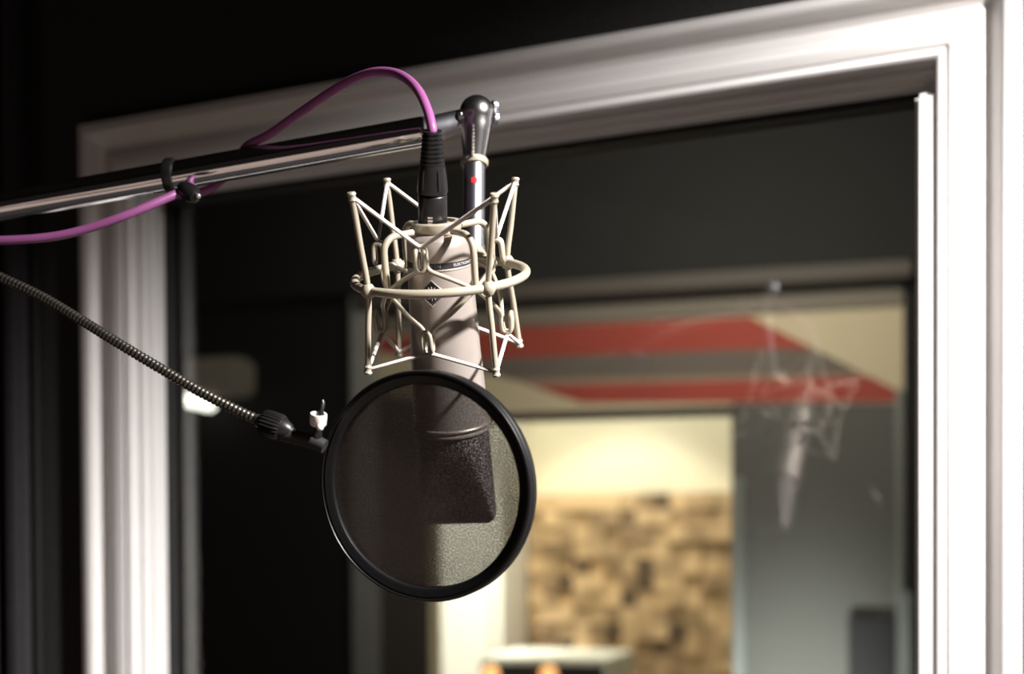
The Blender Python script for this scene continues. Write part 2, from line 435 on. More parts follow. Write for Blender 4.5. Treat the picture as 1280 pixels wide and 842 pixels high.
# wall lamp far left
lm = thing('wall_lamp', 'small tan wall lamp with glowing white tube on the black back wall', 'lamp', BM)
a = bl(226, 494, -.10); b = bl(298, 444, -.10)
bm = bmesh.new(); slab(bm, a.x, b.x, -.10, -.003, a.z, b.z); bmesh.ops.bevel(bm, geom=bm.edges[:], offset=.012, segments=3, affect='EDGES')
obj('lamp_shade', bm, M['shade'], lm)
bm = bmesh.new(); p = bl(226, 497, -.08); q = bl(268, 508, -.08)
sweep(bm, [p, p + (q - p) * .1, p + (q - p) * .9, q], [.010, .016, .013, .006], 16)
obj('light_tube', bm, M['tube'], lm)

# lit room beyond the opening
CC = nB.dot(Vector((0, 4.75, 0)))
def cl(px, py, w=0.0): return BI @ on_plane(px, py, nB, CC + w)
wc = CC - CB
bm = bmesh.new(); slab(bm, -2.5, 2.4, wc, wc + .08, 0, 2.75); o = structure(obj('wall_beyond', bm, M['cream'], smooth=False)); o.matrix_world = BM; o.name = 'wall_far'
a = cl(520, 900, -.35); b = cl(622, 500, -.35); c = cl(641, 700, 0)
bm = bmesh.new(); slab(bm, a.x - .3, b.x, wc - .35, wc - .001, 0, 2.75)
bmesh.ops.bevel(bm, geom=bm.edges[:], offset=.03, segments=3, affect='EDGES')
o = structure(obj('wall_left', bm, M['column'])); o.matrix_world = BM
# wooden skyline diffuser: one panel of square blocks of many depths
a = cl(648, 900, -.12); b = cl(934, 613, -.12)
pitch = 0.052; a.x = max(a.x, cl(622, 500, -.35).x + .012); nx = int((b.x - a.x) / pitch) + 1; nz = int((b.z - 0.85) / pitch) + 1
bm = bmesh.new(); lay = bm.verts.layers.float.new('tone')
for i in range(nx):
    for j in range(nz):
        dpt = random.choice((.035, .045, .05, .06)); tone = min(1, max(0, random.gauss(.60, .30)))
        x0 = a.x + i * pitch; z1 = b.z - j * pitch
        before = len(bm.verts)
        slab(bm, x0, x0 + pitch * .98, wc - .02 - dpt, wc - .012, z1 - pitch * .98, z1)
        bm.verts.ensure_lookup_table()
        for v in bm.verts[before:]: v[lay] = tone
slab(bm, a.x, a.x + nx * pitch, wc - .013, wc - .002, b.z - nz * pitch, b.z)
o = obj('wooden_diffuser', bm, M['wood'], smooth=False); o.matrix_world = BM
tag(o, 'wall panel of brown wooden blocks of uneven depth in the lit room', 'acoustic diffuser')

# equipment cabinet with amber meters, top just in view
YE = .62
a = bl(600, 900, YE); b = bl(757, 823, YE)
rack = thing('equipment_cabinet', 'pale equipment cabinet with two glowing amber meters at the bottom edge of the picture', 'cabinet', BM @ Matrix.Translation(((a.x + b.x) / 2, YE, 0)))
hw = (b.x - a.x) / 2
bm = bmesh.new(); box(bm, (0, .18, b.z / 2), (hw, .175, b.z / 2)); bmesh.ops.bevel(bm, geom=bm.edges[:], offset=.004, segments=2, affect='EDGES'); obj('case', bm, M['case'], rack)
bm = bmesh.new(); box(bm, (0, .002, b.z - .13), (hw * .97, .004, .113)); obj('front_panel', bm, M['screen'], rack, smooth=False)
for px in (614, 686):
    q = bl(px, 842, YE); c = Vector((q.x - (a.x + b.x) / 2, -.003, q.z))
    bm = bmesh.new(); lathe(bm, [(0, -.006), (.020, -.005), (.024, 0), (.024, .006)], 24, Matrix.Translation(c) @ Matrix.Rotation(-PI / 2, 4, 'X'))
    mt = obj('meter', bm, M['amber'], rack)

# ================================================================== MICROPHONE AND SHOCK MOUNT
Cr = at_y(550.5, 345, 1.0)
ez = Vector((-0.050, -0.372, 0.927)).normalized()
ex = Vector((1, 0, 0)); ex = (ex - ez * ex.dot(ez)).normalized(); ey = ez.cross(ex)
MM = Matrix((ex, ey, ez)).transposed().to_4x4(); MM.translation = Cr
def cyl(az, r, h): return Vector((r * math.cos(az), r * math.sin(az), h))
def mpx(v): return proj(MM @ v)
def axis_h(py):
    h = 0.0
    for _ in range(30):
        y0 = mpx(Vector((0, 0, h)))[1]; y1 = mpx(Vector((0, 0, h + .001)))[1]
        h += (py - y0) / ((y1 - y0) / .001)
    return h
def scale_at(h): return (MM @ Vector((0, 0, h))).y / F          # metres per pixel there
def solve(fn, target, x0, steps=40):
    a, b = x0
    for _ in range(steps):
        p = mpx(fn(a, b)); e = 1e-4
        pa = mpx(fn(a + e, b)); pb = mpx(fn(a, b + e))
        J = Matrix((((pa[0] - p[0]) / e, (pb[0] - p[0]) / e), ((pa[1] - p[1]) / e, (pb[1] - p[1]) / e)))
        d = J.inverted_safe() @ Vector((target[0] - p[0], target[1] - p[1]))
        a += max(-.2, min(.2, d[0])); b += max(-.02, min(.02, d[1]))
    return a, b

mic = thing('condenser_microphone', 'satin nickel condenser microphone hanging head down in the wire shock mount', 'microphone', MM)
hs = {k: axis_h(v) for k, v in dict(cap_t=276, cap_b=287, sh=291, top=297, groove=308, band_t=322, band_b=329, mid=460, seam=528, end=651.5).items()}
def rr(w, h): return w / 2 * scale_at(h)
r_top = rr(78, hs['top']); r_seam = rr(94, hs['seam'])
def body_r(h):
    t = (hs['top'] - h) / (hs['top'] - hs['seam']); return r_top + (r_seam - r_top) * t
prof = [(0, hs['seam']), (r_seam - .0005, hs['seam'])]
N = 24
for i in range(N + 1):
    h = hs['seam'] + (hs['top'] - hs['seam']) * i / N
    prof.append((body_r(h), h))
prof += [(r_top - .0008, hs['top'] + .0012), (r_top - .003, hs['sh']), (r_top - .006, hs['sh'] + .001), (0, hs['sh'] + .001)]
bm = bmesh.new(); lathe(bm, prof, 72); obj('body', bm, M['nickel'], mic)
# end cap with a rim around the connector socket
rc = rr(62, hs['cap_t'])
bm = bmesh.new()
lathe(bm, [(0, hs['sh'] + .0005), (rc - .002, hs['sh'] + .0005), (rc - .0005, hs['cap_b']), (rc, hs['cap_b'] + .001), (rc, hs['cap_t'] - .0008), (rc - .0008, hs['cap_t']),
           (rc - .004, hs['cap_t']), (rc - .0048, hs['cap_t'] - .002), (0, hs['cap_t'] - .002)], 64)
obj('end_cap', bm, M['mount'], mic)
# head rim (double line) and head grille
def ringsec(bm, r, h0, h1, out):
    lathe(bm, [(r, h0), (r + out, h0 + (h1 - h0) * .2), (r + out, h0 + (h1 - h0) * .8), (r, h1), (r - .002, h1), (r - .002, h0)], 72, closed=True)
bm = bmesh.new(); s = hs['seam']
prof = []
for r, h in [(-.002, s + .0015), (0.0008, s + .0015), (.0014, s + .0008), (.0014, s - .0002), (.0002, s - .0008), (.0002, s - .0024), (.0012, s - .003), (.0012, s - .0042), (0, s - .0048), (-.002, s - .0048)]:
    prof.append((r_seam + r, h))
lathe(bm, prof, 72, closed=True); obj('rim', bm, M['nickel'], mic)
r_end = rr(98, hs['end'])
bm = bmesh.new(); rows = []; K = 26; SG = 72; faz = R(-4)
H0, H1 = s - .004, hs['end']
for i in range(K + 1):
    t = i / K
    hh = H0 + (H1 - H0) * t
    a = r_seam + (r_end - r_seam) * t - .0004
    b = a * (1.05 - 0.80 * max(0, (t - .02)) ** 0.95)
    tail = max(0, (t - .90) / .10)
    a -= .0055 * (1 - math.sqrt(max(0, 1 - tail ** 2)))
    b -= .0030 * (1 - math.sqrt(max(0, 1 - tail ** 2)))
    row = []
    for k in range(SG):
        th = 2 * PI * k / SG
        x, y = a * math.cos(th), a * math.sin(th)
        q = abs(y) / b; y2 = math.copysign(b * (q if q < .85 else .85 + .15 * math.tanh((q - .85) / .15)), y)
        row.append(bm.verts.new((x * math.cos(faz) - y2 * math.sin(faz), x * math.sin(faz) + y2 * math.cos(faz), hh)))
    rows.append(row)
for i in range(K):
    for k in range(SG):
        bm.faces.new((rows[i][k], rows[i][(k + 1) % SG], rows[i + 1][(k + 1) % SG], rows[i + 1][k]))
bm.faces.new(rows[0]); bm.faces.new(list(reversed(rows[-1])))
obj('head_grille', bm, M['grille'], mic)
# dark band with lettering
bm = bmesh.new(); hb0, hb1 = hs['band_b'], hs['band_t']
lathe(bm, [(body_r(hb0) + .0003, hb0), (body_r(hb1) + .0003, hb1), (body_r(hb1) - .001, hb1), (body_r(hb0) - .001, hb0)], 72, closed=True)
band = obj('band', bm, M['band'], mic)
bm = bmesh.new(); hq = hb0 - .0012
lathe(bm, [(body_r(hq) + .0001, hq - .0006), (body_r(hq) + .0007, hq), (body_r(hq) + .0001, hq + .0006), (body_r(hq) - .001, hq)], 72, closed=True); obj('bead', bm, M['nickel'], mic)
def wrapped_text(txt, size, az, h, parent, m, lift=.0006, flat=None, xs=1.0):
    cu = bpy.data.curves.new('lettering', 'FONT'); cu.body = txt; cu.size = size; cu.align_x = 'CENTER'; cu.align_y = 'CENTER'
    cu.space_character = 1.08
    t = bpy.data.objects.new('lettering', cu); COL.objects.link(t)
    bpy.context.view_layer.update()
    me = bpy.data.meshes.new_from_object(t.evaluated_get(bpy.context.evaluated_depsgraph_get()))
    bpy.data.objects.remove(t)
    bm = bmesh.new(); bm.from_mesh(me); bpy.data.meshes.remove(me)
    bmesh.ops.subdivide_edges(bm, edges=[e for e in bm.edges if e.calc_length() > .003], cuts=2)
    for v in bm.verts:
        hh = h + v.co.y; r = body_r(hh) + lift
        v.co = cyl(az + v.co.x * xs / r, r, hh)
    o = obj('lettering', bm, m, parent, smooth=False)
    return o
hm = (hb0 + hb1) / 2
faz_badge = R(-90) - math.asin(9.5 * scale_at(axis_h(357)) / body_r(axis_h(357)))
wrapped_text('TELEFUNKEN', .0036, R(-113), hm, band, M['ink'])
wrapped_text('ELEKTROAKUSTIK', .0027, R(-33), hm, band, M['ink'])
# diamond badge on the body
hbz = axis_h(358)
def wrap_poly(bm, pts, lift, sub=4):
    vs = [bm.verts.new((x, z, 0)) for x, z in pts]; f = bm.faces.new(vs)
    g = bmesh.ops.triangulate(bm, faces=[f]); bmesh.ops.subdivide_edges(bm, edges=list({e for q in g['faces'] for e in q.edges}), cuts=sub, use_grid_fill=True)
    return bm
def wrap_all(bm, lift):
    for v in bm.verts:
        h = hbz + v.co.y; r = body_r(h) + lift + v.co.z; v.co = cyl(faz_badge + v.co.x / r, r, h)
dw, dh = .0098, .0088
badge_bm = bmesh.new(); wrap_poly(badge_bm, [(-dw, 0), (0, -dh), (dw, 0), (0, dh)], 0); wrap_all(badge_bm, .0003)
badge = obj('badge', badge_bm, M['badge'], mic)
bm = bmesh.new()
P = [(-dw, 0), (0, -dh), (dw, 0), (0, dh)]
sweep(bm, [Vector((P[i][0] + (P[(i + 1) % 4][0] - P[i][0]) * k / 8, P[i][1] + (P[(i + 1) % 4][1] - P[i][1]) * k / 8, 0)) for i in range(4) for k in range(8)], .00045, 6, closed=True)
wrap_all(bm, .0004); obj('border', bm, M['steel'], badge)
wrapped_text('TELEFUNKEN', .0021, faz_badge, hbz, badge, M['ink'], lift=.0007)
for k, angle in enumerate((-60, -30, 0, 30, 60)):
    for sg in (1, -1):
        bm = bmesh.new(); s0, s1 = (.0022, .0048 if abs(angle) < 50 else .0036)
        v = Vector((math.sin(R(angle)), sg * math.cos(R(angle)), 0))
        sweep(bm, [v * s0, v * (s0 + s1) / 2, v * s1], .00022, 5); wrap_all(bm, .0004); obj('ray_mark', bm, M['ink'], badge)

# ---- shock mount
sm = thing('shock_mount', 'cream wire shock mount ring with elastic cords holding the microphone', 'microphone mount', MM)
RR = .0602
bm = bmesh.new()
sweep(bm, [cyl(2 * PI * k / 96, RR, 0) for k in range(96)], .0031, 16, closed=True); obj('ring', bm, M['mount'], sm)
ringpx = dict(fl=(462, 353), fr=(609, 358), br=(633, 330), bl=(497, 327))
guess = dict(fl=R(217), fr=R(307), br=R(37), bl=R(127))
up_t = dict(fl=(440, 246), fr=(620, 248), bl=(484, 228), br=(644, 227)); lo_t = dict(fl=(460, 462), fr=(620, 465), bl=(499, 440), br=(649, 429))
tips_u, tips_l, az_p = {}, {}, {}
for k in ringpx:
    best = min((guess[k] + R(q * .5) for q in range(-30, 31)), key=lambda z: abs(mpx(cyl(z, RR, 0))[0] - ringpx[k][0])); az_p[k] = best
    r_, h_ = solve(lambda r, h: cyl(best, r, h), up_t[k], (.066, .057)); tips_u[k] = cyl(best, min(.075, max(.058, r_)), h_)
    r_, h_ = solve(lambda r, h: cyl(best, r, h), lo_t[k], (.060, -.060)); tips_l[k] = cyl(best, min(.070, max(.050, r_)), h_)
    print('post', k, round(math.degrees(best), 1), [round(x, 4) for x in (tips_u[k].xy.length, tips_u[k].z, tips_l[k].xy.length, tips_l[k].z)])
for k in ringpx:
    p0, p1, p2 = tips_u[k], cyl(az_p[k], RR + .001, 0), tips_l[k]
    bm = bmesh.new(); sweep(bm, spline([p0, p0.lerp(p1, .5), p1, p1.lerp(p2, .5), p2], 6), .0021, 12)
    post = obj('post', bm, M['mount'], sm)
    bm = bmesh.new(); lathe(bm, [(.0, -.005), (.0032, -.0045), (.0048, -.002), (.0050, .0), (.0048, .002), (.0032, .0045), (0, .005)], 20, Matrix.Translation(p1)); obj('weld_collar', bm, M['mount'], post)
    for tip, s_ in ((p0, 1), (p2, -1)):
        dirv = (p0 - p1).normalized() if s_ > 0 else (p2 - p1).normalized()
        bm = bmesh.new()
        lathe(bm, [(0, -.0034), (.0022, -.0033), (.0030, -.0020), (.0025, -.0007), (.0025, .0007), (.0031, .0018), (.0026, .0030), (0, .0034)], 18, axis_matrix(tip, dirv)); obj('post_tip', bm, M['mount'], post)
# hooks of the inner cage
HKR = .043
hk_u, hk_l = {}, {}
hp_u = dict(f=(530.5, 315), l=(473, 306), r=(621, 302)); hp_l = dict(f=(531, 436), l=(477, 411), r=(634, 412))
hg = dict(f=R(-100), l=R(172), r=R(-10))
for k in hp_u:
    hk_u[k] = solve(lambda a, h: cyl(a, HKR, h), hp_u[k], (hg[k], .018)) if k == 'f' else None
    hk_l[k] = solve(lambda a, h: cyl(a, HKR, h), hp_l[k], (hg[k], -.035)) if k == 'f' else None
au = hk_u['f'][0]
azh = dict(f=R(-103), l=R(172), b=R(82), r=R(-8))
hu = axis_h(306); hl = axis_h(412)
RH = {}
for k in ('l', 'r'):
    r_, h_ = solve(lambda r, h: cyl(azh[k], r, h), hp_u[k], (.043, .02)); RH[k + 'u'] = (min(.05, max(.036, r_)), h_)
    r_, h_ = solve(lambda r, h: cyl(azh[k], r, h), hp_l[k], (.043, -.035)); RH[k + 'l'] = (min(.05, max(.036, r_)), h_)
azh['f'] = (hk_u['f'][0] + hk_l['f'][0]) / 2
RH['fu'] = (HKR, hk_u['f'][1]); RH['fl'] = (HKR, hk_l['f'][1])
RH['bu'] = (.043, (RH['lu'][1] + RH['ru'][1]) / 2); RH['bl'] = (.043, (RH['ll'][1] + RH['rl'][1]) / 2)
print('hooks', {k: (round(v[0], 4), round(v[1], 4)) for k, v in RH.items()}, 'front az', round(math.degrees(azh['f']), 1), [round(math.degrees(v['f'][0]), 1) for v in (hk_u, hk_l)])
corner_r = .0455; hc = -.003
nb = dict(f=('fl', 'fr'), r=('fr', 'br'), b=('br', 'bl'), l=('bl', 'fl'))
hooktop = {}
for k in ('f', 'r', 'b', 'l'):
    for lvl, sg in (('u', 1), ('l', -1)):
        r0, h0 = RH[k + lvl]; az = azh[k]; da = .0028 / r0
        ri, ro = r0 - .0035, r0 + .0035
        A_, B_ = nb[k]
        ca, cb = cyl(az_p[A_], corner_r, hc), cyl(az_p[B_], corner_r, hc)
        L = .013
        def hp(a, r, dz): return cyl(a, r, h0 + sg * dz)
        mid = lambda c, q: c.lerp(q, .55) + Vector((c.x + q.x, c.y + q.y, 0)).normalized() * .002
        qa = hp(az - da * 1.6, ri, -.013); qb = hp(az + da * 1.6, ri, -.013)
        path = [ca, mid(ca, qa), qa, hp(az - da, ri, -.006), hp(az - da, r0 - .0022, .0005), hp(az - da, ro - .001, .0005), hp(az - da, ro, -.006), hp(az - da * .8, ro, -.0105), hp(az, ro, -.0125),
                hp(az + da * .8, ro, -.0105), hp(az + da, ro, -.006), hp(az + da, ro - .001, .0005), hp(az + da, r0 - .0022, .0005), hp(az + da, ri, -.006), qb, mid(cb, qb), cb]
        bm = bmesh.new(); sweep(bm, spline(path, 5), .0016, 10); obj('hook_wire', bm, M['mount'], sm)
        hooktop[k + lvl] = cyl(az, r0, h0 + sg * .0028)
# support loops from the cage corners up and over to the collar
hcol = hs['sh'] - .003
for k in az_p:
    a = az_p[k]
    ht = axis_h(286 if k in ('fl', 'fr') else 287)
    path = [cyl(a, corner_r, hc), cyl(a, corner_r, hc + .010), cyl(a, corner_r, ht - .010), cyl(a, corner_r - .002, ht - .004), cyl(a, corner_r - .008, ht), cyl(a, r_top + .004, ht + .0005), cyl(a, r_top - .001, ht + .0005)]
    bm = bmesh.new(); sweep(bm, spline(path, 6), .0024, 12); obj('support_loop', bm, M['mount'], sm)
    bm = bmesh.new(); ball(bm, cyl(a, corner_r, hc), .0034, 16); obj('cage_joint', bm, M['mount'], sm)
# lower support loops, small hooked rods reaching to the ring
# elastic cords: closed zigzags between post tips and cage hooks
def cord(seq, r=.00145):
    pts = []
    m = len(seq)
    for i in range(m):
        p, c, q = seq[i - 1], seq[i], seq[(i + 1) % m]
        u = (p - c).normalized(); v = (q - c).normalized()
        pts += [c + u * .004, c + u * .0012 + v * .0004, c + v * .0012 + u * .0004, c + v * .004]
        q0 = seq[(i + 1) % m]
        for t in (.25, .5, .75): pts.append(c.lerp(q0, t))
    bm = bmesh.new(); sweep(bm, pts, r, 8, closed=True); return bm
su = [tips_u['fl'], hooktop['fu'], tips_u['fr'], hooktop['ru'], tips_u['br'], hooktop['bu'], tips_u['bl'], hooktop['lu']]
sl = [tips_l['fl'], hooktop['fl'], tips_l['fr'], hooktop['rl'], tips_l['br'], hooktop['bl'], tips_l['bl'], hooktop['ll']]
obj('elastic_cord', cord(su), M['elastic'], sm); obj('elastic_cord', cord(sl), M['elastic'], sm)

# ================================================================== BOOM ARM WITH SWIVEL
YB = 1.085
b0 = at_y(546, 161, YB); b1 = at_y(-130, 281, YB + .05)
bdir = (b0 - b1).normalized()
boom = thing('boom_arm', 'chrome boom arm with ball swivel reaching in from the left above the microphone', 'boom arm', Matrix.Translation(b1))
BI_ = Matrix.Translation(-b1)
rb = 18.0 * YB / F
L = (b0 - b1).length
bm = bmesh.new()
lathe(bm, [(0, 0), (rb, 0.0), (rb, L * .5), (rb, L - .012), (rb * .99, L - .010), (rb * .92, L - .008), (0, L - .008)], 64, axis_matrix(Vector(), bdir))
obj('boom_tube', bm, M['chrome'], boom)
# flattened tongue between tube and swivel
j = at_y(596, 141, YB)
bm = bmesh.new(); rows = []
tm = [(b0 - bdir * .012, rb * .98, rb * .98), (b0 - bdir * .002, rb * .95, rb * .8), (b0.lerp(j, .35), rb * .82, .0055), (b0.lerp(j, .65), rb * .66, .0042), (j - bdir * .002, rb * .55, .004)]
upv = (Vector((0, 0, 1)) - bdir * bdir.z).normalized(); sd = bdir.cross(upv)
for c, hv, hd in tm:
    rows.append([bm.verts.new(c - b1 + upv * hv * math.sin(2 * PI * k / 24) + sd * hd * math.cos(2 * PI * k / 24)) for k in range(24)])
for i in range(len(rows) - 1):
    for k in range(24): bm.faces.new((rows[i][k], rows[i][(k + 1) % 24], rows[i + 1][(k + 1) % 24], rows[i + 1][k]))
bm.faces.new(rows[0]); bm.faces.new(list(reversed(rows[-1])))
obj('tongue', bm, M['chrome_soft'], boom)
# ball swivel with tapered fork
ft = at_y(593, 200, YB + .002)
swz = (ft - j).normalized(); s1 = YB / F
Ls = (ft - j).length
prof = []
rbl = 21.5 * s1
for k in range(13):
    a = PI - (PI * .62) * k / 12
    prof.append((max(0, rbl * math.sin(a)), rbl * math.cos(a)))
prof += [(20.5 * s1, 14 * s1), (19 * s1, 24 * s1), (17 * s1, 38 * s1), (15.2 * s1, 50 * s1), (14.4 * s1, Ls - .001), (0, Ls)]
bm = bmesh.new(); lathe(bm, prof, 48, axis_matrix(j - b1, swz)); sw = obj('swivel_ball', bm, M['ball'], boom)
# knurled clamp screw through the ball, and slot line
def knurl(bm, r, z0, z1, n, mtx, depth=.06):
    vs = []
    for z, s_ in ((z0, .9), (z0 + (z1 - z0) * .15, 1), (z0 + (z1 - z0) * .85, 1), (z1, .9)):
        vs.append([bm.verts.new((r * s_ * (1 - depth * (k % 2)) * math.cos(2 * PI * k / (2 * n)), r * s_ * (1 - depth * (k % 2)) * math.sin(2 * PI * k / (2 * n)), z)) for k in range(2 * n)])
    for i in range(3):
        for k in range(2 * n): bm.faces.new((vs[i][k], vs[i][(k + 1) % (2 * n)], vs[i + 1][(k + 1) % (2 * n)], vs[i + 1][k]))
    bm.faces.new(list(reversed(vs[0]))); bm.faces.new(vs[-1])
    bmesh.ops.transform(bm, matrix=mtx, verts=[v for r_ in vs for v in r_])
sx = Vector((.93, .36, .05)).normalized()
bm = bmesh.new(); knurl(bm, 16 * s1, 19 * s1, 25 * s1, 30, axis_matrix(j - b1, sx)); obj('clamp_screw', bm, M['chrome_soft'], sw)
bm = bmesh.new(); lathe(bm, [(0, -25 * s1), (4 * s1, -24.5 * s1), (6 * s1, -22 * s1), (6 * s1, -19 * s1), (0, -18 * s1)], 20, axis_matrix(j - b1 + swz * 4 * s1, sx)); obj('bolt', bm, M['chrome_soft'], sw)
# ribbed slot insert on the fork
f1 = at_y(591.5, 158, YB - .0095); f2 = at_y(590.5, 194, YB - .0085)
for q in range(9):
    c = f1.lerp(f2, q / 8) - b1
    bm = bmesh.new(); ball(bm, c, .0017, 8, (1, 1.6, .6)); obj('thread', bm, M['steel'], sw)
# collar and lower tube
e0 = at_y(593, 203, YB + .002); e1 = at_y(592, 318, YB - .012)
td = (e1 - e0).normalized()
bm = bmesh.new(); lathe(bm, [(12 * s1, -.0025), (16 * s1, -.0025), (17.5 * s1, -.001), (17.5 * s1, .0012), (16 * s1, .0028), (12 * s1, .0028)], 40, axis_matrix(e0 - b1, td), closed=True); obj('collar', bm, M['mount'], boom)
bm = bmesh.new(); lathe(bm, [(0, 0), (13.7 * s1, 0), (13.7 * s1, (e1 - e0).length), (0, (e1 - e0).length)], 40, axis_matrix(e0 - b1, td)); tube = obj('drop_tube', bm, M['chrome_soft'], boom)
# red mark and dark marks on the tube
def on_tube(px, py):
    c = e0 + td * ((at_y(px, py, YB) - e0).dot(td)); dx = at_y(px, py, YB).x - c.x
    return c, dx
for px, mm, sc_ in ((593.5, 'red', .0030), (586.0, 'band', .0016)):
    c, dx = on_tube(px, 232); r_ = 13.7 * s1 + .0002
    a = math.asin(max(-.95, min(.95, dx / r_)))
    xx = Vector((1, 0, 0)); xx = (xx - td * xx.dot(td)).normalized(); yy = td.cross(xx); yy = yy if yy.y < 0 else -yy
    bm = bmesh.new(); g = []
    for i in range(5):
        for k2 in (0, 1):
            aa = a + (i / 4 - .5) * sc_ * 1.6 / r_
            g.append(bm.verts.new(c - b1 + xx * r_ * math.sin(aa) + yy * r_ * math.cos(aa) + td * ((k2 - .5) * sc_ * 1.5)))
    for i in range(4): bm.faces.new((g[2 * i], g[2 * i + 1], g[2 * i + 3], g[2 * i + 2]))
    obj('printed_mark', bm, M[mm], tube)
# knuckle joining drop tube and shock mount ring
kn = thing_c = e1
bm = bmesh.new()
rp = MM @ cyl(R(62), RR, 0)
sweep(bm, [e1 - b1 - td * .006, e1 - b1, (e1.lerp(rp, .5)) - b1, rp - b1], [.0085, .0088, .0070, .0052], 20); obj('knuckle', bm, M['mount'], boom)

# ================================================================== CABLE AND CONNECTOR
cab = thing('microphone_cable', 'purple microphone cable looping over the boom into a black plug', 'cable', Matrix.Translation(Cr))
x0 = MM @ Vector(((-4.5) * scale_at(hs['cap_t']), -.001, hs['cap_t'] - .0015))
x1 = at_y(540, 164, x0.y - .030)
xd = (x1 - x0).normalized(); XL = (x1 - x0).length
sx_ = x0.y / F
def XM(): return axis_matrix(x0 - Cr, xd)
u = XL / 109.0
bm = bmesh.new(); lathe(bm, [(0, 0), (17.2 * u, 0), (17.6 * u, 1.5 * u), (17.4 * u, 34 * u), (16.6 * u, 35.5 * u), (15.5 * u, 36 * u), (0, 36 * u)], 40, XM()); shell = obj('plug_shell', bm, M['rubber'], cab)
bm = bmesh.new(); lathe(bm, [(0, 35 * u), (16.5 * u, 36.5 * u), (18.2 * u, 38 * u), (18.2 * u, 42 * u), (17.0 * u, 56 * u), (15.2 * u, 70 * u), (13.5 * u, 71 * u), (0, 71 * u)], 40, XM()); obj('plug_sleeve', bm, M['rubber'], cab)
pr = [(0, 70 * u)]
for k in range(7):
    z = 71 + k * 5.1; r_ = 14.6 - k * .45
    pr += [(r_ * u, z * u), (r_ * u, (z + 2.9) * u), ((r_ - 2.2) * u, (z + 3.3) * u), ((r_ - 2.2) * u, (z + 4.7) * u)]
pr += [(11.8 * u, 107 * u), (11.5 * u, 109.5 * u), (7 * u, 110 * u), (0, 110 * u)]
bm = bmesh.new(); lathe(bm, pr, 36, XM()); obj('strain_relief', bm, M['rubber'], cab)
fr_ = Vector((-.10, -1, 0)); fr_ = (fr_ - xd * fr_.dot(xd)).normalized()
for k in range(3):
    bm = bmesh.new(); box(bm, (0, 0, 0), (3.0 * u, .9 * u, 1.1 * u), axis_matrix(x0 - Cr + fr_ * 17.6 * u + xd * (4.5 + 3.6 * k) * u, xd)); obj('latch_ridge', bm, M['steel'], shell, smooth=False)
for ang in (-30, 35):     # raised grips on the sleeve
    q = Matrix.Rotation(R(ang), 3, xd) @ fr_
    bm = bmesh.new(); sweep(bm, [x0 - Cr + q * 18.0 * u + xd * 44 * u, x0 - Cr + q * 17.4 * u + xd * 54 * u, x0 - Cr + q * 16.0 * u + xd * 66 * u], [1.4 * u, 1.6 * u, 1.0 * u], 8); obj('grip_rib', bm, M['rubber'], shell)
yc = x1.y
def bm_axis_pt(px):      # point on the boom axis seen at px
    lo, hi = 0.0, 1.0
    for _ in range(40):
        m_ = (lo + hi) / 2
        if proj(b1.lerp(b0, m_))[0] < px: lo = m_
        else: hi = m_
    return b1.lerp(b0, lo)
back = Vector((0, 1, 0))
off = rb + .0036
ax1 = bm_axis_pt(297); ax2 = bm_axis_pt(262)
pts = [x1 - xd * .006, x1 + xd * .002, at_y(534.5, 138, yc + .004), at_y(524, 115, yc + .012), at_y(509, 99, yc + .025), at_y(489, 90.5, yc + .040), at_y(462, 91.5, yc + .055),
       at_y(428, 106, yc + .075), at_y(378, 139, yc + .105), at_y(338, 167, yc + .128),
       ax1 + Vector((0, off * .35, off * .94)) + bdir * .006, ax1 + Vector((0, off * .98, off * .2)) - bdir * .004, ax2 + Vector((0, off * .75, -off * .75)), bm_axis_pt(240) + Vector((0, off * .35, -off * 1.05)), at_y(226, 240.5, YB - .002),
       at_y(205, 249, YB - .012), at_y(160, 268, YB - .02), at_y(105, 287, YB - .02), at_y(50, 297.5, YB - .02), at_y(-30, 301, YB - .02), at_y(-90, 300, YB - .02)]
bm = bmesh.new(); sweep(bm, [p - Cr for p in spline(pts, 10)], .0033, 16); obj('cable_jacket', bm, M['cable'], cab)

# clip on the boom
pc = bm_axis_pt(214)
clip = thing('cable_clip', 'black cable clip strapped around the chrome boom arm', 'cable clip', Matrix.Translation(pc))
ta = (bdir + Vector((0, 0, -.14))).normalized()
bm = bmesh.new()
lathe(bm, [(rb + .0002, -.0035), (rb + .0024, -.0035), (rb + .0028, -.002), (rb + .0028, .002), (rb + .0024, .0035), (rb + .0002, .0035)], 48, axis_matrix(Vector(), ta), closed=True); obj('strap', bm, M['rubber'], clip)
k0 = at_y(226, 233, YB - .006) - pc; k1 = at_y(247, 247, YB - .012) - pc
bm = bmesh.new(); kd = (k1 - k0)
sweep(bm, [k0, k0 + kd * .3, k0 + kd * .62, k0 + kd * .9, k1], [.004, .0065, .0070, .0055, .002], 16); obj('buckle', bm, M['rubber'], clip)
bm = bmesh.new(); ball(bm, k1 + Vector((.0010, -.0028, .0006)), .0021, 14); obj('glint_bead', bm, M['steel'], clip)  # bright steel ball standing in for the highlight on the buckle's end

